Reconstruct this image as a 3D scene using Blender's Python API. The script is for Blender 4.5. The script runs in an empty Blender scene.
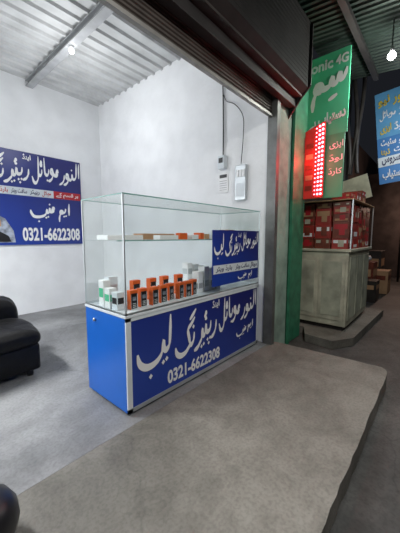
import bpy, bmesh, math, random
from mathutils import Vector, Matrix
random.seed(4)
S=bpy.context.scene
COL=S.collection
try:
    S.view_settings.view_transform='Standard'
except Exception as e: print(e)

# ---------------------------------------------------------------- materials
def mat(name,c,rough=0.6,metal=0.0,var=0.0,scale=6.0,bump=0.0,bscale=40.0,emit=None,estr=0,c2=None,spec=0.5):
    m=bpy.data.materials.new(name); m.use_nodes=True
    nt=m.node_tree; b=nt.nodes['Principled BSDF']
    b.inputs['Roughness'].default_value=rough; b.inputs['Metallic'].default_value=metal
    b.inputs['Specular IOR Level'].default_value=spec
    tc=nt.nodes.new('ShaderNodeTexCoord')
    n=nt.nodes.new('ShaderNodeTexNoise'); n.inputs['Scale'].default_value=scale; n.inputs['Detail'].default_value=6
    nt.links.new(tc.outputs['Object'],n.inputs['Vector'])
    r=nt.nodes.new('ShaderNodeValToRGB')
    if c2 is None: c2=tuple(x*(1-var) for x in c)
    r.color_ramp.elements[0].color=(*c2,1); r.color_ramp.elements[1].color=(*c,1)
    r.color_ramp.elements[0].position=0.35; r.color_ramp.elements[1].position=0.6
    nt.links.new(n.outputs['Fac'],r.inputs['Fac']); nt.links.new(r.outputs['Color'],b.inputs['Base Color'])
    if bump>0:
        n2=nt.nodes.new('ShaderNodeTexNoise'); n2.inputs['Scale'].default_value=bscale; n2.inputs['Detail'].default_value=8
        nt.links.new(tc.outputs['Object'],n2.inputs['Vector'])
        bp=nt.nodes.new('ShaderNodeBump'); bp.inputs['Strength'].default_value=bump; bp.inputs['Distance'].default_value=0.02
        nt.links.new(n2.outputs['Fac'],bp.inputs['Height']); nt.links.new(bp.outputs['Normal'],b.inputs['Normal'])
    if emit:
        b.inputs['Emission Color'].default_value=(*emit,1); b.inputs['Emission Strength'].default_value=estr
    return m
def printgrad(name,ca,cb,axis=0):
    """printed banner ink running from one blue to another across the sheet"""
    m=bpy.data.materials.new(name); m.use_nodes=True; nt=m.node_tree; b=nt.nodes['Principled BSDF']
    tc=nt.nodes.new('ShaderNodeTexCoord'); sp=nt.nodes.new('ShaderNodeSeparateXYZ')
    nt.links.new(tc.outputs['Generated'],sp.inputs[0])
    ad=nt.nodes.new('ShaderNodeMath'); ad.operation='ADD'
    mu=nt.nodes.new('ShaderNodeMath'); mu.operation='MULTIPLY'; mu.inputs[1].default_value=.5
    nt.links.new(sp.outputs[0],ad.inputs[0]); nt.links.new(sp.outputs[2],ad.inputs[1]); nt.links.new(ad.outputs[0],mu.inputs[0])
    r=nt.nodes.new('ShaderNodeValToRGB'); e=r.color_ramp.elements
    e[0].color=(*ca,1); e[1].color=(*cb,1); e[0].position=.2; e[1].position=.85
    x=e.new(.5); x.color=tuple(.55*p+.45*q for p,q in zip(ca,cb))+(1,)
    nt.links.new(mu.outputs[0],r.inputs['Fac']); nt.links.new(r.outputs['Color'],b.inputs['Base Color'])
    b.inputs['Roughness'].default_value=.4
    return m
def glassmat(name,tint):
    m=bpy.data.materials.new(name); m.use_nodes=True; nt=m.node_tree
    nt.nodes.clear()
    o=nt.nodes.new('ShaderNodeOutputMaterial'); t=nt.nodes.new('ShaderNodeBsdfTransparent'); g=nt.nodes.new('ShaderNodeBsdfGlossy')
    t.inputs['Color'].default_value=(*tint,1); g.inputs['Roughness'].default_value=0.03
    lw=nt.nodes.new('ShaderNodeLayerWeight'); lw.inputs['Blend'].default_value=0.5
    p=nt.nodes.new('ShaderNodeMath'); p.operation='POWER'; p.inputs[1].default_value=4
    q=nt.nodes.new('ShaderNodeMath'); q.operation='MULTIPLY_ADD'; q.inputs[1].default_value=0.4; q.inputs[2].default_value=0.02
    mx=nt.nodes.new('ShaderNodeMixShader')
    nt.links.new(lw.outputs['Facing'],p.inputs[0]); nt.links.new(p.outputs[0],q.inputs[0]); nt.links.new(q.outputs[0],mx.inputs[0])
    nt.links.new(t.outputs[0],mx.inputs[1]); nt.links.new(g.outputs[0],mx.inputs[2])
    nt.links.new(mx.outputs[0],o.inputs['Surface'])
    return m
def concrete(name,dark,light,crackstr=0.5,stain=0.5,grit=.4):
    m=bpy.data.materials.new(name); m.use_nodes=True; nt=m.node_tree; b=nt.nodes['Principled BSDF']
    L=nt.links.new; N=nt.nodes.new
    tc=N('ShaderNodeTexCoord')
    n=N('ShaderNodeTexNoise'); n.inputs['Scale'].default_value=0.9; n.inputs['Detail'].default_value=10; n.inputs['Roughness'].default_value=0.6; n.inputs['Distortion'].default_value=0.6
    n2=N('ShaderNodeTexNoise'); n2.inputs['Scale'].default_value=55; n2.inputs['Detail'].default_value=8
    n3=N('ShaderNodeTexNoise'); n3.inputs['Scale'].default_value=3.2; n3.inputs['Detail'].default_value=12; n3.inputs['Roughness'].default_value=0.7; n3.inputs['Distortion'].default_value=.4
    for k in (n,n2,n3): L(tc.outputs['Object'],k.inputs['Vector'])
    r=N('ShaderNodeValToRGB'); r.color_ramp.elements[0].position=0.36; r.color_ramp.elements[1].position=0.62
    r.color_ramp.elements[0].color=(*dark,1); r.color_ramp.elements[1].color=(*light,1)
    L(n.outputs['Fac'],r.inputs['Fac'])
    mx=N('ShaderNodeMixRGB'); mx.blend_type='MULTIPLY'; mx.inputs[0].default_value=grit
    r2=N('ShaderNodeValToRGB'); r2.color_ramp.elements[0].position=0.38; r2.color_ramp.elements[1].position=0.55
    r2.color_ramp.elements[0].color=(.4,.4,.4,1)
    L(n2.outputs['Fac'],r2.inputs['Fac']); L(r.outputs['Color'],mx.inputs[1]); L(r2.outputs['Color'],mx.inputs[2])
    mx3=N('ShaderNodeMixRGB'); mx3.blend_type='MULTIPLY'; mx3.inputs[0].default_value=stain
    r3=N('ShaderNodeValToRGB'); r3.color_ramp.elements[0].position=0.36; r3.color_ramp.elements[1].position=0.56
    r3.color_ramp.elements[0].color=(.38,.37,.36,1)
    L(n3.outputs['Fac'],r3.inputs['Fac']); L(mx.outputs[0],mx3.inputs[1]); L(r3.outputs['Color'],mx3.inputs[2])
    v=N('ShaderNodeTexVoronoi'); v.feature='DISTANCE_TO_EDGE'; v.inputs['Scale'].default_value=0.45
    nd=N('ShaderNodeTexNoise'); nd.inputs['Scale'].default_value=3; nd.inputs['Detail'].default_value=6
    L(tc.outputs['Object'],nd.inputs['Vector'])
    ad=N('ShaderNodeMixRGB'); ad.blend_type='ADD'; ad.inputs[0].default_value=0.3
    L(tc.outputs['Object'],ad.inputs[1]); L(nd.outputs['Color'],ad.inputs[2]); L(ad.outputs[0],v.inputs['Vector'])
    rc=N('ShaderNodeValToRGB'); rc.color_ramp.elements[0].position=0.0; rc.color_ramp.elements[1].position=0.004
    k=1-crackstr; rc.color_ramp.elements[0].color=(k,k,k,1)
    L(v.outputs['Distance'],rc.inputs['Fac'])
    m2=N('ShaderNodeMixRGB'); m2.blend_type='MULTIPLY'; m2.inputs[0].default_value=1
    L(mx3.outputs[0],m2.inputs[1]); L(rc.outputs[0],m2.inputs[2]); L(m2.outputs[0],b.inputs['Base Color'])
    b.inputs['Roughness'].default_value=0.6
    bp=N('ShaderNodeBump'); bp.inputs['Strength'].default_value=0.35; bp.inputs['Distance'].default_value=0.012
    L(n3.outputs['Fac'],bp.inputs['Height']); 
    bp2=N('ShaderNodeBump'); bp2.inputs['Strength'].default_value=0.35; bp2.inputs['Distance'].default_value=0.005
    L(n2.outputs['Fac'],bp2.inputs['Height']); L(bp.outputs['Normal'],bp2.inputs['Normal']); L(bp2.outputs['Normal'],b.inputs['Normal'])
    return m

M_plaster=mat('plaster',(.87,.885,.90),.8,var=.07,scale=3.2,bump=.2,bscale=18)
M_ceil=mat('ceiling_sheet',(.62,.63,.63),.6,var=.2,scale=3)
M_girder=mat('girder_paint',(.40,.41,.42),.5,var=.2)
M_floor=concrete('shop_concrete',(.15,.152,.158),(.32,.325,.33),.2,.35,.25)
M_slab=concrete('step_concrete',(.135,.128,.11),(.285,.27,.237),.2,.5,.3)
M_road=concrete('road_concrete',(.05,.05,.048),(.14,.135,.128),.3,.6)
M_blue=mat('blue_laminate',(.012,.14,.60),.35,var=.1,scale=3)
M_navy=printgrad('banner_blue',(.014,.05,.34),(.014,.018,.15))
M_navyd=mat('banner_dark',(.012,.016,.10),.4,var=.2)
M_white=mat('white_print',(.88,.89,.9),.5,var=.03)
M_alu=mat('aluminium',(.62,.66,.68),.35,.7,var=.1)
M_rail=mat('galvanised_rail',(.20,.205,.20),.45,.4,var=.3)
M_barst=mat('bottom_bar_steel',(.34,.33,.31),.45,.5,var=.3)
M_wtrim=mat('white_trim',(.72,.78,.82),.4,var=.08)
M_glass=glassmat('clear_glass',(.965,.98,.975))
M_gedge=mat('glass_edge',(.22,.42,.38),.15,var=.1)
M_orange=mat('orange_card',(.78,.13,.02),.5,var=.1)
M_black=mat('black_plastic',(.015,.015,.018),.35,var=.2)
M_leather=mat('black_leather',(.006,.006,.007),.5,var=.4,scale=10,bump=.6,bscale=14,spec=.28)
M_red=mat('red_print',(.50,.02,.03),.5,var=.1)
M_green=mat('green_print',(.10,.60,.33),.5,var=.12,scale=2)
M_greenl=mat('mid_green_print',(.10,.48,.26),.5,var=.2,scale=2)
M_gpaint=mat('green_paint',(.045,.25,.14),.5,var=.35,scale=8)
M_wpill=mat('pale_green_whitewash',(.36,.50,.42),.8,var=.4,scale=4,bump=.2)
M_creamd=mat('worn_cream_panel',(.56,.58,.45),.6,var=.45,scale=4)
M_steel=mat('dark_steel',(.06,.052,.048),.5,.4,var=.4,scale=5)
M_shut=mat('shutter_slat',(.075,.06,.052),.6,.2,var=.35,scale=5)
M_shutd=mat('housing_steel',(.020,.017,.017),.7,.0,var=.4,scale=5,spec=.2)
M_dark=mat('dark_steel_paint',(.03,.026,.026),.5,.2,var=.4)
M_yellow=mat('yellow_print',(.8,.6,.05),.5,var=.1)
M_cream=mat('cream_paint',(.64,.63,.49),.5,var=.35,scale=5)
M_brown=mat('brown_card',(.24,.055,.03),.45,var=.4,scale=10)
M_dred=mat('dark_red_card',(.42,.04,.03),.45,var=.3,scale=10)
M_kraft=mat('kraft_card',(.55,.33,.18),.7,var=.2)
M_led=mat('red_led',(.9,.05,.05),.4,emit=(1,.06,.08),estr=26)
M_redpanel=mat('red_panel',(.30,.04,.03),.5,var=.4,scale=8,emit=(.6,.02,.015),estr=.3)
M_bulb=mat('lamp_glow',(.9,.9,.9),.4,emit=(1,1,1),estr=14)
M_warm=mat('warm_glow',(.9,.7,.5),.4,emit=(1,.6,.35),estr=6)
M_awn=mat('awning_sheet',(.030,.046,.038),.5,.3,var=.5,scale=3)
M_skin=mat('printed_photo_tone',(.45,.5,.6),.5,var=.6,scale=14)
M_streetwall=mat('dark_wall',(.06,.048,.045),.85,var=.5,scale=3)  # very dark brown base colour with random mottling
M_lblue=mat('light_blue_print',(.14,.42,.72),.5,var=.2,scale=3)
M_mblue=mat('mid_blue_print',(.06,.24,.58),.5,var=.2,scale=3)

# ---------------------------------------------------------------- mesh builder (world coordinates)
def smooth_pts(pts,n=6):
    P=[Vector(p) for p in pts]; out=[]
    for i in range(len(P)-1):
        p0=P[max(i-1,0)];p1=P[i];p2=P[i+1];p3=P[min(i+2,len(P)-1)]
        for k in range(n):
            t=k/n
            out.append(.5*((2*p1)+(p2-p0)*t+(2*p0-5*p1+4*p2-p3)*t*t+(3*p1-p0-3*p2+p3)*t*t*t))
    out.append(P[-1]); return out
class MB:
    def __init__(s): s.bm=bmesh.new(); s.mats=[]
    def mi(s,m):
        if m not in s.mats: s.mats.append(m)
        return s.mats.index(m)
    def _merge(s,tb,m,smooth=False):
        i=s.mi(m)
        for f in tb.faces: f.material_index=i; f.smooth=smooth
        me=bpy.data.meshes.new('tmp'); tb.to_mesh(me); tb.free()
        s.bm.from_mesh(me); bpy.data.meshes.remove(me)
    def box(s,x0,x1,y0,y1,z0,z1,m,bev=0,seg=2,rot=None,smooth=False):
        tb=bmesh.new(); bmesh.ops.create_cube(tb,size=1)
        c=Vector(((x0+x1)/2,(y0+y1)/2,(z0+z1)/2))
        bmesh.ops.scale(tb,vec=(abs(x1-x0),abs(y1-y0),abs(z1-z0)),verts=tb.verts)
        if bev>0: bmesh.ops.bevel(tb,geom=tb.edges[:],offset=bev,segments=seg,affect='EDGES',profile=.5)
        if rot is not None: bmesh.ops.rotate(tb,cent=(0,0,0),matrix=rot,verts=tb.verts)
        bmesh.ops.translate(tb,vec=c,verts=tb.verts)
        s._merge(tb,m,smooth); return s
    def cyl(s,p0,p1,r0,r1,m,seg=16):
        p0=Vector(p0);p1=Vector(p1);d=p1-p0
        tb=bmesh.new(); bmesh.ops.create_cone(tb,cap_ends=True,segments=seg,radius1=r0,radius2=r1,depth=d.length)
        q=Vector((0,0,1)).rotation_difference(d.normalized()).to_matrix()
        bmesh.ops.rotate(tb,cent=(0,0,0),matrix=q,verts=tb.verts)
        bmesh.ops.translate(tb,vec=(p0+p1)/2,verts=tb.verts)
        s._merge(tb,m,seg>8); return s
    def sph(s,c,r,m,sc=(1,1,1),seg=12):
        tb=bmesh.new(); bmesh.ops.create_uvsphere(tb,u_segments=seg,v_segments=max(6,seg//2+2),radius=r)
        bmesh.ops.scale(tb,vec=sc,verts=tb.verts); bmesh.ops.translate(tb,vec=c,verts=tb.verts)
        s._merge(tb,m,True); return s
    def tube(s,pts,r,m,seg=8):
        pts=smooth_pts(pts,6)
        tb=bmesh.new(); rings=[]
        for i,p in enumerate(pts):
            d=(pts[min(i+1,len(pts)-1)]-pts[max(i-1,0)]).normalized()
            q=Vector((0,0,1)).rotation_difference(d)
            rings.append([tb.verts.new(p+q@Vector((r*math.cos(a*2*math.pi/seg),r*math.sin(a*2*math.pi/seg),0))) for a in range(seg)])
        for a,b in zip(rings[:-1],rings[1:]):
            k=min(range(seg),key=lambda j:(a[0].co-b[j].co).length)
            for j in range(seg): tb.faces.new((a[j],a[(j+1)%seg],b[(j+1+k)%seg],b[(j+k)%seg]))
        tb.faces.new(rings[0]); tb.faces.new(rings[-1])
        s._merge(tb,m,True); return s
    def prism(s,pts,vec,m):
        tb=bmesh.new(); f=tb.faces.new([tb.verts.new(p) for p in pts])
        r=bmesh.ops.extrude_face_region(tb,geom=[f]); vs=[e for e in r['geom'] if isinstance(e,bmesh.types.BMVert)]
        bmesh.ops.translate(tb,vec=vec,verts=vs); bmesh.ops.recalc_face_normals(tb,faces=tb.faces); s._merge(tb,m); return s
    def sheet(s,prof,vec,m):
        tb=bmesh.new(); a=[tb.verts.new(p) for p in prof]; b=[tb.verts.new(Vector(p)+Vector(vec)) for p in prof]
        for i in range(len(a)-1): tb.faces.new((a[i],a[i+1],b[i+1],b[i]))
        s._merge(tb,m); return s
    def obj(s,name,parent=None,label=None,category=None,kind=None,group=None):
        if parent is not None: o0=Vector(parent['_o'])
        else:
            xs=[v.co for v in s.bm.verts]
            o0=Vector(((min(v.x for v in xs)+max(v.x for v in xs))/2,(min(v.y for v in xs)+max(v.y for v in xs))/2,min(v.z for v in xs)))
        bmesh.ops.translate(s.bm,vec=-o0,verts=s.bm.verts)
        me=bpy.data.meshes.new(name); s.bm.to_mesh(me); s.bm.free()
        for m in s.mats: me.materials.append(m)
        o=bpy.data.objects.new(name,me); COL.objects.link(o)
        if parent is not None: o.parent=parent
        else: o.location=o0
        if label: o['label']=label
        if category: o['category']=category
        if kind: o['kind']=kind
        if group: o['group']=group
        if parent is None: o['_o']=tuple(o0)
        return o
def thing(name,loc,label,category,group=None):
    e=bpy.data.objects.new(name,None); COL.objects.link(e); e.location=loc; e.empty_display_size=.1
    e['_o']=tuple(loc); e['label']=label; e['category']=category
    if group: e['group']=group
    return e
def copy_thing(src,delta,rotz=0,label=None):
    n=src.copy(); COL.objects.link(n); n.location=Vector(src.location)+Vector(delta); n.rotation_euler[2]+=rotz
    n['_o']=tuple(n.location)
    if label: n['label']=label
    for c in [c for c in bpy.data.objects if c.parent==src]:
        k=c.copy(); k.parent=n; COL.objects.link(k)
    return n

# ---------------------------------------------------------------- lettering
AR={}
def _a(ch,base,n): AR[ch]=[base+i for i in range(n)]
for ch,b,n in [('ا',0xFE8D,2),('آ',0xFE81,2),('ب',0xFE8F,4),('پ',0xFB56,4),('ت',0xFE95,4),('ٹ',0xFB66,4),('ج',0xFE9D,4),('چ',0xFB7A,4),
 ('ح',0xFEA1,4),('خ',0xFEA5,4),('د',0xFEA9,2),('ڈ',0xFB88,2),('ر',0xFEAD,2),('ڑ',0xFB8C,2),('ز',0xFEAF,2),('س',0xFEB1,4),('ش',0xFEB5,4),
 ('ص',0xFEB9,4),('ض',0xFEBD,4),('ط',0xFEC1,4),('ع',0xFEC9,4),('ف',0xFED1,4),('ق',0xFED5,4),('ک',0xFB8E,4),('گ',0xFB92,4),('ل',0xFEDD,4),
 ('م',0xFEE1,4),('ن',0xFEE5,4),('ں',0xFB9E,2),('و',0xFEED,2),('ہ',0xFBA6,4),('ھ',0xFBAA,4),('ے',0xFBAE,2),('ی',0xFBFC,4),('ئ',0xFE89,4)]: _a(ch,b,n)
def shape(w):
    out=[]
    for i,ch in enumerate(w):
        if ch not in AR: out.append(ch); continue
        f=AR[ch]
        pj = i>0 and w[i-1] in AR and len(AR[w[i-1]])==4
        nj = i<len(w)-1 and w[i+1] in AR and len(f)==4
        out.append(chr(f[{(0,0):0,(1,0):1,(0,1):2,(1,1):3}[(int(pj),int(nj))]]))
    return ''.join(reversed(out))
CAL={
 'النور':([[(2.46,2.0),(2.42,1.4),(2.42,.72)],
          [(2.14,2.0),(2.10,1.3),(2.04,.85),(1.84,.62),(1.62,.66),(1.54,.95),(1.48,.64),(1.28,.50),(1.10,.62),(1.0,.90),(.82,.92),(.78,.68),(.96,.56),(1.04,.52),(.94,.30),(.70,.10),(.42,.02)],
          [(.56,.86),(.50,.48),(.26,.16),(-.10,-.02)]],[(1.50,1.36)]),
 'موبائل':([[(3.16,1.06),(3.02,1.22),(2.88,1.06),(3.02,.90),(2.86,.82),(2.62,.86),(2.48,1.02),(2.40,1.22),(2.22,1.20),(2.22,1.0),(2.40,.88),(2.44,.82),(2.34,.60),(2.10,.42),(1.84,.36)],
          [(1.98,1.24),(1.94,.96),(1.76,.78),(1.56,.84),(1.48,1.05),(1.46,2.0)],
          [(1.14,1.14),(1.10,.84),(.92,.68),(.76,.76),(.68,1.0)],
          [(.78,2.02),(.74,1.2),(.68,.50),(.44,.14),(.16,.16),(-.02,.56)],
          [(1.20,1.56),(1.06,1.66),(1.0,1.50),(1.16,1.42),(.94,1.34)]],[(1.74,.40)]),
 'رپئیرنگ':([[(3.62,1.50),(3.56,1.12),(3.34,.82),(3.02,.68)],
          [(3.04,1.56),(2.97,1.20),(2.76,1.06),(2.58,1.12),(2.52,1.42),(2.44,1.06),(2.26,.96),(2.16,1.26),(2.10,.90),(1.94,.70),(1.68,.50),(1.36,.42)],
          [(1.40,1.30),(1.34,.96),(1.16,.78),(1.0,.76),(.62,.52),(.22,.46),(-.10,.60),(-.22,.90)],
          [(1.46,1.98),(1.14,1.72),(.84,1.50),(.92,1.14),(1.02,.78)],
          [(1.56,2.34),(1.26,2.10),(.98,1.92)],
          [(2.60,1.92),(2.50,2.0),(2.44,1.90),(2.52,1.82)],[(2.62,1.76),(2.40,1.72)]],
          [(2.92,.74),(2.66,.70),(2.78,.50),(2.28,.56),(2.06,.48),(1.30,1.56)]),
 'لیب':([[(2.04,2.05),(2.0,1.4),(1.94,.96),(1.76,.78),(1.60,.84),(1.55,1.12),(1.46,.78),(1.26,.56),(.90,.42),(.48,.42),(.14,.62),(.02,.98)]],
          [(1.72,.44),(1.50,.36),(.72,.04)]),
 'ایم':([[(2.0,1.8),(1.96,1.2),(1.96,.62)],[(1.62,1.3),(1.56,1.0),(1.38,.86),(1.24,1.04),(1.06,1.0),(1.10,.80),(1.28,.82),(1.08,.72),(.96,.40),(.94,-.05)]],[(1.62,.56),(1.42,.50)]),
 'منیب':([[(2.34,1.14),(2.20,1.28),(2.08,1.12),(2.22,.98),(2.02,.90),(1.88,.94),(1.83,1.18),(1.76,.90),(1.60,.82),(1.54,1.06),(1.46,.76),(1.22,.54),(.74,.42),(.28,.46),(.04,.74),(0,1.0)]],
          [(1.84,1.54),(1.64,.46),(1.44,.38),(.72,.04)]),
 'سم':([[(2.5,1.55),(2.40,1.20),(2.24,1.12),(2.16,1.36),(2.08,1.06),(1.90,1.0),(1.82,1.26),(1.72,.96),(1.44,.88),(1.28,1.10),(1.06,1.08),(1.08,.84),(1.30,.82),(1.08,.74),(.96,.40),(.94,-.05)],[(2.1,.50),(1.7,.30)]],[]),
}
def pen(word,w0):
    # third coordinate = tiny rise of the paint layer so crossing strokes never coincide
    st,dots=CAL[word]; V=[];F=[]
    for si,s_ in enumerate(st):
        P=smooth_pts([(x,y,0) for x,y in s_],7); n=len(P); L=[];R=[]
        for i,p in enumerate(P):
            d=(P[min(i+1,n-1)]-P[max(i-1,0)]).normalized()
            ang=math.atan2(d.y,d.x); k=.46+.54*abs(math.sin(ang-math.radians(62)))
            e=min(1,.4+.6*min(i,n-1-i)/5.0); w=w0*k*e*.5
            nn=Vector((-d.y,d.x,0))
            L.append(p+nn*w);R.append(p-nn*w)
        z0=.0006*si
        b=len(V); V+= [(v.x,v.y,z0+.00003*i) for i,v in enumerate(L)]+[(v.x,v.y,z0+.00003*i) for i,v in enumerate(R)]
        for i in range(n-1): F.append((b+i,b+n+i,b+n+i+1,b+i+1))
    for x,y in dots:
        b=len(V); r=w0*.42; V+=[(x+r,y,.0045),(x+.1*r,y+r*.9,.0045),(x-r,y,.0045),(x-.1*r,y-r*.9,.0045)]; F.append((b,b+1,b+2,b+3))
    return V,F
def text_geo(s,bold=0.0):
    if s in CAL: return pen(s,.23 if bold<=.02 else (.265 if bold<.05 else .31))
    if any(c in AR for c in s): s=shape(s)
    cu=bpy.data.curves.new('t','FONT'); cu.body=s; cu.size=1; cu.resolution_u=3; cu.offset=bold; cu.fill_mode='FRONT'
    o=bpy.data.objects.new('t',cu); COL.objects.link(o)
    bpy.context.view_layer.update()
    dg=bpy.context.evaluated_depsgraph_get()
    me=bpy.data.meshes.new_from_object(o.evaluated_get(dg))
    vs=[(v.co.x,v.co.y,0) for v in me.vertices]; fs=[tuple(p.vertices) for p in me.polygons]
    bpy.data.objects.remove(o); bpy.data.curves.remove(cu); bpy.data.meshes.remove(me)
    return vs,fs
def lettering(parent,name,frame,items,label=None):
    mb=MB()
    O=Vector(frame(0,0)); nrm=(Vector(frame(1,0))-O).cross(Vector(frame(0,1))-O).normalized()
    for it in items:
        st,u0,u1,v0,v1,m,bold,sl=it
        vs,fs=text_geo(st,bold)
        if not vs: print('EMPTY TEXT',st); continue
        if st in CAL: sl=0
        vs=[(x,y+sl*x,z) for x,y,z in vs]
        x0=min(v[0] for v in vs);x1=max(v[0] for v in vs);y0=min(v[1] for v in vs);y1=max(v[1] for v in vs)
        tb=bmesh.new()
        bv=[tb.verts.new(Vector(frame(u0+(x-x0)/(x1-x0)*(u1-u0), v0+(y-y0)/(y1-y0)*(v1-v0)))+nrm*z) for x,y,z in vs]
        for f in fs:
            try: tb.faces.new([bv[i] for i in f])
            except Exception: pass
        mb._merge(tb,m)
    return mb.obj(name,parent,label=label)

# ---------------------------------------------------------------- setting
XR=2.92; YB=5.05; YF=1.50; ZC=3.68
MB().box(-2.2,XR+.02,YF-.02,YB+.1,-.2,0,M_floor).obj('floor',kind='structure')
MB().box(-2.2,XR+.2,YB,YB+.15,0,ZC+.1,M_plaster).obj('wall_back',kind='structure')
MB().box(XR,XR+.15,YF+.04,YB,0,ZC+.1,M_plaster).obj('wall_right',kind='structure')
MB().box(-2.35,-2.2,YF,YB+.15,0,ZC+.1,M_plaster).obj('wall_left',kind='structure')
pr=[];y=YF
while y<YB:
    pr+= [(-2.2,y,ZC),(-2.2,y+.12,ZC),(-2.2,y+.135,ZC-.03),(-2.2,y+.165,ZC-.03),(-2.2,y+.18,ZC)]; y+=.18
c=MB(); c.sheet(pr,(XR+2.2,0,0),M_ceil); c.box(-2.2,XR,YF,YB,ZC+.03,ZC+.1,M_ceil); c.obj('ceiling',kind='structure')
for gx in (1.70,.1):
    g=MB(); g.box(gx,gx+.10,YF+.1,YB,ZC-.045,ZC-.031,M_girder); g.box(gx+.042,gx+.058,YF+.1,YB,ZC-.11,ZC-.045,M_girder); g.box(gx,gx+.10,YF+.1,YB,ZC-.122,ZC-.11,M_girder)
    g.obj('ceiling_girder',label='grey painted steel girder running under the ceiling sheets',category='girder')
lamp=thing('ceiling_lamp',(1.75,3.6,ZC-.20),'small white bulb lamp hanging under the ceiling girder','lamp')
MB().cyl((1.75,3.6,ZC-.123),(1.75,3.6,ZC-.15),.03,.03,M_white).obj('lamp_holder',lamp)
MB().sph((1.75,3.6,ZC-.175),.03,M_bulb).obj('bulb',lamp)

# front columns
MB().box(XR+.09,3.34,YF-.04,YF+.25,-.12,3.5,M_wpill).obj('wall_front',kind='structure')
g=MB(); g.box(3.36,3.78,YF-.06,YF+.25,-.125,3.6,M_gpaint,.01); g.box(3.342,3.38,YF-.08,YF-.05,-.125,3.6,M_gpaint)
g.obj('painted_column',label='green painted column with scuffed paint at the shop front',category='column')
MB().box(3.87,14,2.3,2.45,-.12,4.2,M_streetwall).obj('wall_street',kind='structure')

# outside ground
MB().box(-4,18,-6,YF-.02,-.3,-.13,M_road).obj('floor',kind='structure')
MB().box(XR+.02,18,YF-.02,2.6,-.3,-.125,M_road).obj('floor',kind='structure')
s=MB()
edge=[(-4,.30)]
xx=-3.5
while xx<2.95:
    edge.append((xx,.31+random.uniform(-.004,.004))); xx+=.07+random.random()*.06
edge+=[(3.0,.315),(3.05,.33),(3.085,.36),(3.095,.40)]
yy=.48
while yy<YF-.06:
    edge.append((3.09-.05*(yy-.4)+random.uniform(-.005,.004),yy)); yy+=.06+random.random()*.06
edge+=[(3.01,YF-.022),(-4,YF-.022)]
s.prism([(x,y,0) for x,y in edge],(0,0,-.128),M_slab)
s.obj('concrete_step',label='worn grey concrete entrance step with chipped edges',category='step')
s=MB(); s.prism([(3.88,1.42,-.02),(3.6,1.3,-.02),(3.55,.95,-.02),(3.85,.78,-.02),(5.7,.72,-.02),(5.7,2.2,-.02),(3.88,2.2,-.02)],(0,0,-.104),M_slab)
s.obj('concrete_plinth',label='rough concrete plinth under the street kiosk',category='step')

# shutter
sh=thing('roller_shutter',(.4,YF,2.5),'raised dark brown steel roller shutter with grey side rails','shutter')
pr=[];z=2.55
while z<2.74: pr+=[(-2.2,YF+.004,z),(-2.2,YF-.006,z+.007),(-2.2,YF-.006,z+.021),(-2.2,YF+.004,z+.028)]; z+=.03
MB().sheet(pr,(XR+2.25,0,0),M_shut).obj('shutter_curtain',sh)
b=MB(); b.box(-2.2,XR+.02,YF-.02,YF+.015,2.525,2.55,M_barst); b.obj('bottom_bar',sh)
b=MB(); b.box(XR-.02,XR+.05,YF-.07,YF-.055,0,2.9,M_rail); b.box(XR-.02,XR-.005,YF-.055,YF+.04,0,2.9,M_rail); b.box(XR-.02,XR+.05,YF+.025,YF+.038,0,2.9,M_rail)
b.box(XR+.04,XR+.05,YF-.055,YF+.03,0,2.9,M_rail)
b.obj('side_rail',sh)
HX=3.22
b=MB(); b.box(-2.2,HX,YF-.13,YF-.05,2.70,2.79,M_dark,.005); b.box(-2.2,HX,YF-.20,YF-.04,2.79,2.81,M_steel); b.obj('lintel_beam',sh)
b=MB(); pr=[(-2.2,YF-.20,2.81),(-2.2,YF-.26,2.86)]
z=2.86
while z<3.5: pr+=[(-2.2,YF-.262,z),(-2.2,YF-.265,z+.003),(-2.2,YF-.265,z+.030),(-2.2,YF-.262,z+.033)]; z+=.042
b.sheet(pr,(HX+2.2,0,0),M_shutd); b.obj('housing_cover',sh)
b=MB()
b.prism([(HX,YF-.045,2.60),(HX,YF-.20,2.79),(HX,YF-.29,2.88),(HX,YF-.29,3.50),(HX,YF-.045,3.52)],(.02,0,0),M_dark)
b.obj('end_plate',sh)
MB().box(-2.2,3.34,YF+.02,YF+.15,2.84,ZC+.1,M_streetwall).obj('wall_lintel',kind='structure')

# awning
aw=thing('street_awning',(1,.2,3.25),'dark corrugated metal awning on steel beams over the shop fronts','awning')
pr=[];x=-3
while x<4.85: pr+=[(x,-1.6,3.33),(x+.03,-1.6,3.33),(x+.04,-1.6,3.35),(x+.07,-1.6,3.35),(x+.08,-1.6,3.33)]; x+=.08
MB().sheet(pr,(0,3.03,.3),M_awn).obj('awning_sheet',aw)
b=MB()
for yy,zz in ((-.9,3.33),(0.1,3.43),(.9,3.52)): b.box(-3,4.9,yy-.03,yy+.03,zz-.04,zz+.02,M_dark)
b.obj('awning_beam',aw)

# ---------------------------------------------------------------- display counter
CX0,CX1,CY0,CY1,CH,CB=1.05,2.83,1.57,2.12,1.53,.72
ct=thing('display_counter',((CX0+CX1)/2,(CY0+CY1)/2,0),'blue shop counter with a glass display case and printed front banner','display counter')
MB().box(CX0+.03,CX1-.03,CY0+.03,CY1-.03,0,.02,M_alu).obj('plinth',ct)
b=MB(); b.box(CX0,CX1,CY0+.012,CY1,.02,CB-.02,M_blue,.004); b.obj('cabinet_body',ct)
b=MB()
fy=CY0+.012
b.box(CX0,CX1,fy-.012,fy,.02,.05,M_alu); b.box(CX0,CX1,fy-.012,fy,CB-.045,CB-.02,M_wtrim)
b.box(CX0,CX0+.04,fy-.012,fy,.02,CB-.02,M_wtrim); b.box(CX1-.03,CX1,fy-.012,fy,.02,CB-.02,M_wtrim)
b.obj('front_frame',ct)
MB().box(CX0+.04,CX1-.03,fy-.008,fy,.05,CB-.045,M_navy).obj('front_banner',ct)
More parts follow.
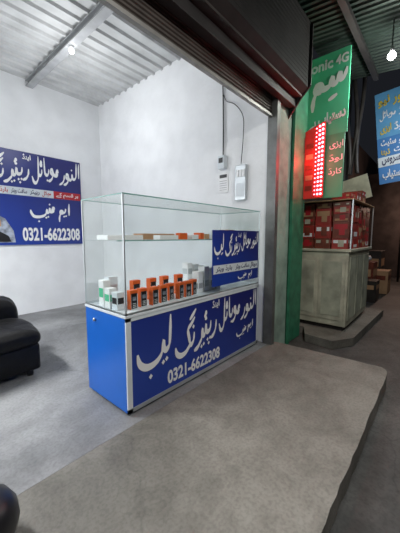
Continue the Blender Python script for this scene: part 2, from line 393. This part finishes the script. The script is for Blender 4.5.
fr=lambda u,v:(u,fy-.0095,v)
lettering(ct,'banner_lettering',fr,[
 ('النور',2.46,2.78,.37,.665,M_white,.03,.12),
 ('موبائل',2.08,2.45,.33,.66,M_white,.03,.12),
 ('اینڈ',1.98,2.09,.58,.66,M_white,.03,.05),
 ('رپئیرنگ',1.50,2.05,.25,.64,M_white,.03,.12),
 ('لیب',1.13,1.47,.20,.65,M_white,.03,.12),
 ('0321-6622308',1.42,2.10,.085,.20,M_white,.035,0),
 ('ایم',2.60,2.72,.20,.33,M_white,.03,.1),('منیب',2.38,2.58,.17,.30,M_white,.03,.1),
],label='white printed shop writing')
MB().box(CX0-.005,CX1+.005,CY0-.004,CY1+.005,CB-.02,CB,M_wtrim,.003).obj('display_deck',ct)
def pane(n,*a): 
    return MB().box(*a,M_glass).obj(n,ct)
pane('front_glass',CX0+.012,CX1-.012,CY0,CY0+.005,CB,CH-.006)
pane('side_glass',CX0,CX0+.005,CY0+.008,CY1-.008,CB,CH-.006)
pane('side_glass',CX1-.005,CX1,CY0+.008,CY1-.008,CB,CH-.006)
pane('back_glass',CX0+.012,CX1-.012,CY1-.006,CY1-.001,CB,CH-.006)
pane('top_glass',CX0,CX1,CY0,CY1,CH-.005,CH)
SZ=1.225
pane('glass_shelf',CX0+.015,CX1-.015,CY0+.10,CY1-.01,SZ-.008,SZ)
b=MB(); t=.010
for x in (CX0,CX1-t):
    for yy in (CY0,CY1-t): b.box(x,x+t,yy,yy+t,CB,CH-.005,M_alu)
    b.box(x,x+t,CY0,CY1,CB,CB+.012,M_alu)
    b.box(x,x+.004,CY0,CY1,CH-.007,CH+.001,M_gedge)
for yy in (CY0,CY1-t): b.box(CX0,CX1,yy,yy+t,CB,CB+.014,M_alu)
for yy in (CY0,CY1-.004): b.box(CX0,CX1,yy,yy+.004,CH-.007,CH+.001,M_gedge)
b.box(CX0+.015,CX1-.015,CY0+.096,CY0+.1,SZ-.008,SZ,M_gedge)
b.obj('case_frame',ct)
b=MB(); b.cyl((CX0-.001,CY1-.14,.62),(CX0-.012,CY1-.14,.62),.013,.013,M_alu); b.obj('lock',ct)
# sticker on glass
sy=CY0-.003
b=MB(); b.box(1.97,2.80,sy-.001,sy+.001,.79,1.31,M_navy); b.obj('glass_sticker',ct)
b=MB(); b.box(1.985,2.785,sy-.003,sy-.001,.905,.985,M_wtrim); b.obj('sticker_strip',ct)
fr=lambda u,v:(u,sy-.0045,v)
lettering(ct,'sticker_lettering',fr,[
 ('النور',2.62,2.78,1.12,1.295,M_white,.03,.12),('موبائل',2.44,2.62,1.10,1.295,M_white,.03,.12),('اینڈ',2.38,2.44,1.24,1.29,M_white,.02,.05),
 ('رپئیرنگ',2.16,2.42,1.06,1.28,M_white,.03,.12),('لیب',1.99,2.14,1.04,1.28,M_white,.03,.12),
 ('موبائل سافٹ ویئر',2.34,2.76,.915,.98,M_navyd,.02,0),('ہارڈ ویئر',2.02,2.28,.915,.98,M_navyd,.02,0),
 ('ایم',2.58,2.66,.80,.89,M_white,.03,0),('منیب',2.38,2.55,.80,.88,M_white,.03,0)],label='printed sticker writing')

# ---------------------------------------------------------------- goods in the case
G0=CB+.001
def phone_box(x,y,w,h,d,lab,orient=0):
    t=thing('phone_box',(x,y,G0),lab,'phone box','phone boxes standing in the display case')
    b=MB(); b.box(x-w/2,x+w/2,y-d/2,y+d/2,G0,G0+h*.80,M_wtrim); b.obj('carton',t)
    b=MB(); b.box(x-w/2-.001,x+w/2+.001,y-d/2-.001,y+d/2+.001,G0+h*.80,G0+h,M_orange)
    b.box(x-w/2-.001,x-w*.44,y-d/2-.001,y+d/2+.001,G0,G0+h*.80,M_orange); b.obj('lid',t)
    b=MB(); b.box(x-w*.40,x+w*.40,y-d/2-.003,y-d/2,G0+h*.04,G0+h*.84,M_black,.001); b.box(x-w*.24,x+w*.24,y-d/2-.004,y-d/2-.002,G0+h*.46,G0+h*.66,M_skin)
    for i in range(3):
        for j in range(3): b.box(x-w*.2+j*w*.16,x-w*.2+j*w*.16+w*.08,y-d/2-.004,y-d/2-.002,G0+h*(.10+i*.09),G0+h*(.14+i*.09),M_white)
    b.obj('printed_handset',t)
    return t
p0=phone_box(1.20,1.70,.064,.14,.04,'orange and black keypad phone box standing upright')
for i in range(1,8): copy_thing(p0,(i*.096,.014*math.sin(i*2),0),random.uniform(-.18,.18))
p1=phone_box(1.34,1.86,.07,.18,.045,'orange and black keypad phone box in the second row')
for i in range(1,4): copy_thing(p1,(i*.16,0.01*(-1)**i,0),random.uniform(-.1,.1))
def carton(name,x0,x1,y0,y1,z0,z1,m,m2,lab,cat,grp=None,band=(.35,.7),extra=None):
    t=thing(name,((x0+x1)/2,(y0+y1)/2,z0),lab,cat,grp)
    MB().box(x0,x1,y0,y1,z0,z1,m,.002).obj('carton',t)
    b=MB(); h=z1-z0
    b.box(x0+.1*(x1-x0),x1-.1*(x1-x0),y0-.0015,y0,z0+h*band[0],z0+h*band[1],m2)
    b.box(x0-.0015,x0,y0+.1*(y1-y0),y1-.1*(y1-y0),z0+h*band[0],z0+h*band[1],m2)
    if extra:
        b.box(x0-.003,x0,y0+.25*(y1-y0),y0+.6*(y1-y0),z0+h*.2,z0+h*.85,extra); b.box(x0+.3*(x1-x0),x0+.6*(x1-x0),y0-.003,y0,z0+h*.2,z0+h*.85,extra)
    b.obj('printed_label',t); return t
for i,(x,w,h) in enumerate([(1.99,.07,.2),(2.08,.07,.24),(2.17,.08,.22),(2.27,.07,.26)]):
    carton('accessory_box',x-w/2,x+w/2,1.72,1.80,G0,CB+h,M_white,M_alu if i%2 else M_girder,'white charger box standing on end in the case','box','white charger boxes',(.2,.45))
for i in range(4):
    carton('accessory_box',1.98+.09*i,2.05+.09*i,1.88,1.96,G0,CB+.27-.02*i,M_white,M_alu,'white accessory box standing behind others','box','white charger boxes',(.6,.8))
carton('accessory_box',1.09,1.15,1.91,1.98,G0,CB+.20,M_white,M_green,'green and white accessory box','box')
carton('accessory_box',1.085,1.145,1.82,1.89,G0,CB+.15,M_white,M_green,'small white and green accessory box','box')
carton('accessory_box',1.09,1.15,1.73,1.80,G0,CB+.13,M_wtrim,M_black,'white and black earphone box','box')
carton('accessory_box',1.18,1.26,1.98,2.05,G0,CB+.21,M_wtrim,M_alu,'white accessory box at the back of the case','box')
# shelf goods
def flat(x0,x1,y0,y1,h,m,n,lab,cat,bv=.003,rz=0): MB().box(x0,x1,y0,y1,SZ+.001,SZ+.001+h,m,bv,rot=Matrix.Rotation(rz,3,'Z')).obj(n,label=lab,category=cat)
flat(1.44,1.84,1.90,2.02,.05,M_kraft,'cardboard_sheet','folded brown cardboard piece on the glass shelf','cardboard',rz=.1)
flat(1.10,1.40,1.82,2.0,.035,M_white,'paper_stack','stack of white papers on the glass shelf','papers',rz=-.08)
flat(1.47,1.68,1.70,1.78,.035,M_white,'paper_stack','long pale stack of papers on the glass shelf','papers',rz=.03)
flat(1.72,1.80,1.71,1.78,.055,M_orange,'accessory_box','small orange packet lying on the glass shelf','box',rz=-.2)
flat(1.84,1.94,1.70,1.78,.04,M_white,'accessory_box','small white packet lying on the glass shelf','box',rz=.15)
flat(2.00,2.06,1.74,1.82,.06,M_orange,'accessory_box','small orange packet standing on the glass shelf','box',rz=.1)
flat(2.12,2.22,1.80,1.92,.05,M_kraft,'accessory_box','small tan box lying on the glass shelf','box',rz=.2)
flat(2.28,2.50,1.80,1.94,.06,M_wtrim,'accessory_box','pale box lying on the glass shelf','box',rz=-.1)
flat(2.56,2.70,1.82,1.94,.10,M_kraft,'accessory_box','tan box standing on the glass shelf','box',rz=.1)

# ---------------------------------------------------------------- wall sign
wy=YB-.02
ws=thing('wall_sign',(1.6,YB-.01,1.12),'blue printed repair shop banner with white writing on the wall','sign')
MB().box(.55,2.50,wy,YB,1.12,2.56,M_navy).obj('sign_panel',ws)
b=MB(); b.box(.57,2.48,wy-.003,wy,1.89,2.01,M_wtrim); b.box(2.02,2.48,wy-.004,wy-.001,1.89,2.01,M_red)
b.obj('sign_stripe',ws)
b=MB()
b.prism([(.9,wy-.003,1.16),(1.42,wy-.003,1.16),(1.40,wy-.003,1.34),(1.30,wy-.003,1.52),(1.12,wy-.003,1.62),(.9,wy-.003,1.64)],(0,-.002,0),M_skin)
b.prism([(1.0,wy-.0055,1.17),(1.36,wy-.0055,1.17),(1.33,wy-.0055,1.26),(1.2,wy-.0055,1.34),(1.0,wy-.0055,1.32)],(0,-.001,0),M_black)
b.prism([(1.12,wy-.0055,1.42),(1.24,wy-.0055,1.40),(1.24,wy-.0055,1.50),(1.14,wy-.0055,1.56)],(0,-.001,0),M_kraft); b.obj('printed_picture',ws)
fr=lambda u,v:(u,wy-.006,v)
lettering(ws,'sign_lettering',fr,[
 ('النور',2.12,2.48,2.12,2.53,M_white,.03,.12),('موبائل',1.70,2.12,2.08,2.53,M_white,.03,.12),('اینڈ',1.58,1.70,2.43,2.53,M_white,.03,0),
 ('رپئیرنگ',1.06,1.67,2.05,2.50,M_white,.03,.12),('لیب',.62,1.04,2.05,2.5,M_white,.03,.12),
 ('ہر قسم کے',2.06,2.44,1.905,1.995,M_white,.02,0),('موبائل',1.84,1.98,1.90,2.0,M_red,.02,0),('ریپئر',1.66,1.80,1.905,1.995,M_navyd,.02,0),
 ('سافٹ ویئر',1.40,1.62,1.905,1.995,M_navyd,.02,0),('ہارڈ ویئر',1.12,1.36,1.905,1.995,M_red,.02,0),
 ('ایم',2.08,2.28,1.50,1.82,M_white,.03,.1),('منیب',1.64,2.03,1.48,1.80,M_white,.03,.1),
 ('0321-6622308',1.52,2.44,1.18,1.40,M_white,.035,0)],label='white printed writing')

# ---------------------------------------------------------------- electrical things on side wall
XW=XR-.001
DY=.05
mb_=thing('electric_meter',(XW-.04,2.09+DY,1.98),'white electric meter box mounted on the side wall','electric meter')
MB().box(XW-.07,XW,2.04+DY,2.14+DY,2.08,2.24,M_wtrim,.01).obj('meter_case',mb_)
MB().box(XW-.074,XW-.069,2.06+DY,2.12+DY,2.15,2.21,M_black).obj('meter_display',mb_)
b=MB(); b.tube([(XW-.02,2.09+DY,2.245),(XW-.02,2.09+DY,2.6),(XW-.02,2.10+DY,3.0),(XW-.02,2.12+DY,3.3),(XW-.02,2.12+DY,3.6)],.008,M_black); b.obj('meter_cable',label='black supply cable rising from the meter',category='cable')
b=MB(); b.box(XW-.008,XW,2.02+DY,2.17+DY,1.80,2.05,M_white); b.box(XW-.010,XW-.008,2.04+DY,2.15+DY,1.98,2.02,M_black)
for i in range(5): b.box(XW-.010,XW-.008,2.04+DY,2.15+DY,1.83+i*.027,1.836+i*.027,M_girder)
b.obj('wall_notice',label='white printed paper pinned below the meter',category='notice')
db=thing('switch_board',(XW-.03,1.87,1.68),'grey-white electrical distribution board with switches','switch board')
MB().box(XW-.045,XW,1.795,1.945,1.68,2.09,M_alu,.008).obj('board_case',db)
b=MB(); b.box(XW-.055,XW-.044,1.81,1.84,1.95,2.03,M_white,.003); b.obj('switch',db)
b=MB(); b.box(XW-.055,XW-.044,1.85,1.88,1.95,2.03,M_white,.003); b.obj('switch',db)
b=MB(); b.box(XW-.055,XW-.044,1.89,1.92,1.95,2.03,M_white,.003); b.obj('switch',db)
MB().box(XW-.049,XW-.044,1.815,1.925,1.72,1.88,M_wtrim).obj('board_cover',db)
b=MB(); pts=[(XW-.03,1.87,2.10),(XW-.04,1.84,2.4),(XW-.05,1.84,2.62),(XW-.05,1.95,2.78),(XW-.04,2.08,2.86),(XW-.03,2.13,2.95)]
b.tube(pts,.005,M_black); b.obj('wall_cable',label='loose black wire rising from the switch board',category='cable')

# ---------------------------------------------------------------- sofa
so=thing('sofa',(0,3.05,0),'low black leather sofa with soft creased cushions','sofa')
MB().box(-1.0,.90,2.70,3.40,.05,.30,M_leather,.03,3,smooth=True).obj('sofa_base',so)
def cushion(x0,x1,y0,y1,z0,z1,n):
    tb=bmesh.new(); bmesh.ops.create_cube(tb,size=1)
    bmesh.ops.subdivide_edges(tb,edges=tb.edges[:],cuts=7,use_grid_fill=True)
    cx,cy,cz=(x0+x1)/2,(y0+y1)/2,(z0+z1)/2
    for v in tb.verts:
        x,y,z=v.co*2
        k=(1-.16*abs(z)**3)*(1-.06*abs(x)**6*abs(y)**2)
        puff=1+.18*(1-x*x)*(1-y*y)
        s_=.012*math.sin(7*x+3*y)+.008*math.sin(11*y-5*x)
        v.co=Vector((cx+x*k*(x1-x0)/2,cy+y*k*(y1-y0)/2,cz+z*puff*(z1-z0)/2+s_))
    b=MB(); b._merge(tb,M_leather,True); o=b.obj(n,so)
    m=o.modifiers.new('soft','SUBSURF'); m.levels=1; m.render_levels=1
cushion(-1.0,-.05,2.64,3.28,.28,.45,'seat_cushion')
cushion(-.04,.93,2.64,3.28,.28,.45,'seat_cushion')
cushion(-1.0,-.05,3.18,3.46,.28,.64,'backrest_cushion')
cushion(-.04,.90,3.18,3.46,.28,.64,'backrest_cushion')
for x,y in ((.82,2.76),(.82,3.34),(-.9,2.8),(-.9,3.3)): MB().cyl((x,y,0),(x,y,.06),.025,.03,M_black).obj('leg',so)

# ---------------------------------------------------------------- street kiosk
KX,KY=4.0,.92; KZ=-.02; KX1=5.3
kk=thing('street_kiosk',(4.65,1.3,KZ),'worn cream metal street kiosk with a framed goods case on top','kiosk')
b=MB(); b.box(KX,KX1,KY,1.75,KZ+.06,1.05,M_cream,.008); b.obj('cabinet_body',kk)
b=MB(); b.box(KX+.04,KX1-.04,KY+.04,1.7,KZ,KZ+.06,M_dark); b.obj('plinth',kk)
b=MB()
b.box(KX-.03,KX1+.02,KY-.03,1.77,1.05,1.085,M_cream,.005); b.obj('counter_top',kk)
MB().box(KX-.016,KX-.001,1.63,1.75,.06,1.04,M_gpaint).obj('edge_panel',kk)
for y0,y1 in ((.95,1.28),(1.30,1.62)):
    b=MB(); b.box(KX-.012,KX,y0,y1,.12,.98,M_cream,.004); b.box(KX-.018,KX-.01,y0+.04,y1-.04,.18,.92,M_creamd,.004); b.obj('door',kk)
for x0 in (4.05,4.46,4.87):
    b=MB(); b.box(x0,x0+.37,KY-.012,KY,.12,.98,M_creamd,.004); b.obj('side_panel',kk)
MB().box(3.965,KX1+.02,.89,1.65,1.716,1.73,M_kraft,.003).obj('case_top',kk)
for x,y in ((3.968,.893),(3.968,1.63),(KX1-.01,.893)): MB().box(x,x+.014,y,y+.014,1.085,1.716,M_alu).obj('corner_post',kk)
cols=[(M_brown,M_cream),(M_dred,M_kraft),(M_brown,M_wtrim),(M_dred,M_cream),(M_brown,M_kraft),(M_brown,M_red),(M_dred,M_white)]
labs=['brown carton with cream label on the kiosk','dark red carton with tan label on the kiosk','dark brown carton with pale label on the kiosk','dark red carton with cream label on the kiosk','brown carton with tan label on the kiosk','brown carton with bright red label on the kiosk','dark red carton with white label on the kiosk']
def stack(xa,xb,ya,yb,z,ztop):
    top=ztop+.04
    while z<ztop:
        h=random.choice([.10,.14,.18,.22]); 
        if z+h>top: h=top-z
        if h<.05: break
        k=random.randrange(7); j=random.uniform(0,.012)
        carton('goods_carton',xa+j,xb-random.uniform(0,.01),ya+j,yb-random.uniform(0,.01),z,z+h-.002,cols[k][0],cols[k][1],labs[k],'carton','goods cartons stacked on the kiosk',random.choice([(.55,.85),(.12,.40),(.30,.62)]),random.choice([M_kraft,M_red,M_brown,M_cream,None]))
        z+=h
for i in range(3): stack(4.0,4.24,.93+.225*i,1.145+.225*i,1.087,1.66)
for i in range(4): stack(4.26+.25*i,4.50+.25*i,.93,1.14,1.087,1.66)
for i in range(3): stack(4.1+.3*i,4.36+.3*i,.95,1.2,1.732,1.78+.05*i)

# LED board
LX=3.72
lb=thing('led_board',(LX,1.33,1.73),'slim upright red display board with dense columns of LEDs','led sign')
MB().prism([(LX,1.20,1.74),(LX,1.439,1.74),(LX,1.439,2.58),(LX,1.20,2.66)],(.035,0,0),M_redpanel).obj('board_panel',lb)
def strip(p,q,n,r):
    b=MB(); p=Vector(p);q=Vector(q)
    b.cyl(p+Vector((.006,0,0)),q+Vector((.006,0,0)),.006,.006,M_red,8)
    for i in range(n): b.sph(p.lerp(q,(i+.5)/n),r,M_led,seg=8)
    b.obj('led_strip',lb)
strip((LX-.014,1.218,1.76),(LX-.014,1.218,2.64),17,.015)
strip((LX-.014,1.256,1.76),(LX-.014,1.256,2.63),17,.014)
strip((LX-.014,1.294,1.76),(LX-.014,1.294,2.61),17,.009)
b=MB()
for i in range(5): b.box(LX-.006,LX,1.33,1.42,1.84+i*.13,1.90+i*.13,M_kraft if i%2 else M_brown)
b.obj('printed_label',lb)

# green telecom banner
GX=3.785
gb=thing('green_banner',(GX,1.25,1.74),'bright teal-green telecom shop banner with white writing','sign')
MB().box(GX,GX+.025,.97,1.60,2.50,3.46,M_green).obj('upper_panel',gb)
MB().box(GX,GX+.025,.99,1.60,1.738,2.50,M_greenl).obj('lower_panel',gb)
fr=lambda u,v:(GX-.002,1.44-u,v)
lettering(gb,'banner_lettering',fr,[
 ('onic',.02,.28,3.28,3.40,M_white,.035,0),('4G',.31,.45,3.29,3.40,M_white,.035,0),
 ('سم',.03,.45,2.82,3.24,M_white,.06,.1),
 ('دستیاب ہے',.02,.45,2.58,2.78,M_white,.05,.1),
 ('ایزی',.28,.44,2.32,2.42,M_white,.02,0),('لوڈ',.28,.44,2.16,2.26,M_white,.02,0),('کارڈ',.28,.44,2.0,2.10,M_white,.02,0)],label='white printed writing')

# blue hanging banner over street
RT=Matrix.Rotation(math.radians(-6),3,'X')
BC=Vector((6.5,.61,3.15))
def rp(p): return BC+RT@(Vector(p)-BC)
bb=thing('street_banner',(6.5,.65,2.3),'faded blue printed banner with yellow and white writing, hung tilted','sign')
def rbox(n,x0,x1,y0,y1,z0,z1,m):
    b=MB(); b.prism([rp((x0,y0,z0)),rp((x0,y1,z0)),rp((x0,y1,z1)),rp((x0,y0,z1))],(x1-x0,0,0),m); b.obj(n,bb)
rbox('upper_panel',6.5,6.52,.1,1.12,3.16,4.0,M_lblue)
rbox('lower_panel',6.5,6.52,.1,1.12,2.3,3.16,M_mblue)
rbox('printed_band',6.49,6.5,.1,1.12,2.62,2.80,M_wtrim)
fr=lambda u,v:rp((6.485,1.12-u,v))
lettering(bb,'banner_lettering',fr,[
 ('نیو',.05,.24,3.72,3.92,M_yellow,.03,.1),('سٹور',.28,.62,3.70,3.92,M_yellow,.03,.1),('موبائل',.06,.32,3.46,3.66,M_white,.03,.1),('کارڈ',.36,.6,3.46,3.66,M_white,.03,.1),
 ('ایزی',.06,.24,3.22,3.40,M_yellow,.03,.1),('لوڈ',.28,.46,3.22,3.40,M_white,.03,.1),
 ('سٹیٹ',.06,.3,2.98,3.12,M_white,.03,0),('فوٹو',.34,.6,2.98,3.12,M_white,.03,0),('ڈیٹا',.06,.2,2.82,2.94,M_yellow,.03,0),('پرنٹ',.26,.5,2.82,2.94,M_white,.03,0),
 ('سروس',.06,.35,2.64,2.78,M_navyd,.03,0),('دستیاب',.06,.4,2.36,2.56,M_white,.03,0)],label='printed banner writing')
b=MB(); b.cyl((6.54,.10,-.13),(6.54,.10,4.05),.02,.02,M_dark); b.obj('support_pole',bb)

# utility pole with cables
up=thing('utility_pole',(6.0,1.55,-.12),'dark street pole wrapped with thick bundled cables','utility pole')
MB().cyl((6.0,1.55,-.125),(6.0,1.55,4.6),.09,.07,M_dark).obj('pole',up)
b=MB()
for k in range(5):
    pts=[(6.0-.1+.03*math.sin(z*2+k),1.30+.09*k+.04*math.sin(z*3+k*2),2.4+z) for z in [i*.25 for i in range(9)]]
    b.tube(pts,.035,M_steel)
b.obj('cable_bundle',up)
MB().box(5.2,5.22,.95,1.42,1.82,2.2,M_cream,rot=Matrix.Rotation(math.radians(-14),3,'X')).obj('hanging_board',label='small tilted cream board hung beside the pole',category='board')

# clutter in the dark street beyond the kiosk
for i,(x,y,w,d,h,m) in enumerate([(6.7,1.0,.4,.4,.45,M_steel),(7.2,1.15,.5,.45,.8,M_brown),(7.9,.95,.5,.5,.55,M_kraft),(8.5,1.2,.6,.5,1.0,M_steel)]):
    carton('storage_crate',x,x+w,y,y+d,-.124,-.124+h,m,M_kraft if m is not M_kraft else M_brown,['grey crate on the dark street','brown stacked crate on the dark street','tan crate on the dark street','tall dark crate on the street'][i],'crate',None,(.6,.8))
MB().sph((7.45,1.36,.75),.13,M_wtrim,(1.2,1,.6),14).obj('white_bundle',label='white cloth bundle lying on a crate',category='bundle')
MB().box(11.5,11.6,-3,2.3,-.12,3.4,M_streetwall).obj('wall_far',kind='structure')
sl=thing('street_lamp',(10.4,1.0,-.125),'small warm lamp glowing on a thin street post','lamp')
MB().cyl((10.4,1.0,-.125),(10.4,1.0,2.2),.03,.03,M_dark).obj('lamp_post',sl)
MB().sph((10.4,1.0,2.27),.07,M_warm).obj('bulb',sl)
# bulb under the awning
AX,AY,AZ=3.75,.56,3.16
al=thing('awning_lamp',(AX,AY,AZ),'bright bare white bulb hanging from the awning beam','lamp')
MB().cyl((AX,AY,AZ+.09),(AX,AY,3.53),.006,.006,M_black,8).obj('cord',al)
MB().cyl((AX,AY,AZ+.03),(AX,AY,AZ+.09),.022,.018,M_white).obj('lamp_holder',al)
MB().sph((AX,AY,AZ),.04,M_bulb).obj('bulb',al)

# black sack near doorway
b=MB(); b.sph((.17,1.30,.125),.155,M_black,(.9,1,.8),16); b.sph((.14,1.32,.26),.07,M_black,(1,.9,1.2),12)
b.obj('black_sack',label='black plastic sack lying at the shop threshold',category='sack')

# ---------------------------------------------------------------- lights
def area(n,loc,rot,sx,sy,p,c):
    l=bpy.data.lights.new(n,'AREA'); l.shape='RECTANGLE'; l.size=sx; l.size_y=sy; l.energy=p; l.color=c
    o=bpy.data.objects.new(n,l); COL.objects.link(o); o.location=loc; o.rotation_euler=rot; return o
def point(n,loc,p,c,r=.05):
    l=bpy.data.lights.new(n,'POINT'); l.energy=p; l.color=c; l.shadow_soft_size=r
    o=bpy.data.objects.new(n,l); COL.objects.link(o); o.location=loc; return o
area('tube_light',(-.6,3.4,3.0),(0,math.radians(24),0),.3,1.3,195,(.975,.99,1))
point('bulb_light',(1.75,3.6,ZC-.8),24,(.975,.99,1),.06)
area('awning_light',(1.3,-.3,2.9),(math.radians(15),0,0),.8,.3,46,(1,.98,.94))
point('led_glow',(3.60,1.28,2.2),6,(1,.06,.05),.1)
point('awning_bulb_light',(AX,AY,AZ-.12),38,(.95,1,.92),.05)
point('street_light',(10.2,.8,2.1),60,(1,.65,.5),.1)
point('banner_light',(5.6,.4,2.9),28,(.9,.95,1),.1)
w=bpy.data.worlds.new('night'); S.world=w; w.use_nodes=True
w.node_tree.nodes['Background'].inputs['Color'].default_value=(.010,.011,.014,1)
w.node_tree.nodes['Background'].inputs['Strength'].default_value=1

# ---------------------------------------------------------------- camera
cd=bpy.data.cameras.new('camera'); cd.sensor_fit='VERTICAL'; cd.sensor_height=24; cd.lens=280/533*24; cd.clip_start=.05
co=bpy.data.objects.new('camera',cd); COL.objects.link(co)
co.location=(0,0,1.25); co.rotation_euler=(math.radians(90-6.1),0,math.radians(-49.0))
S.camera=co
for o in bpy.data.objects:
    if '_o' in o: del o['_o']
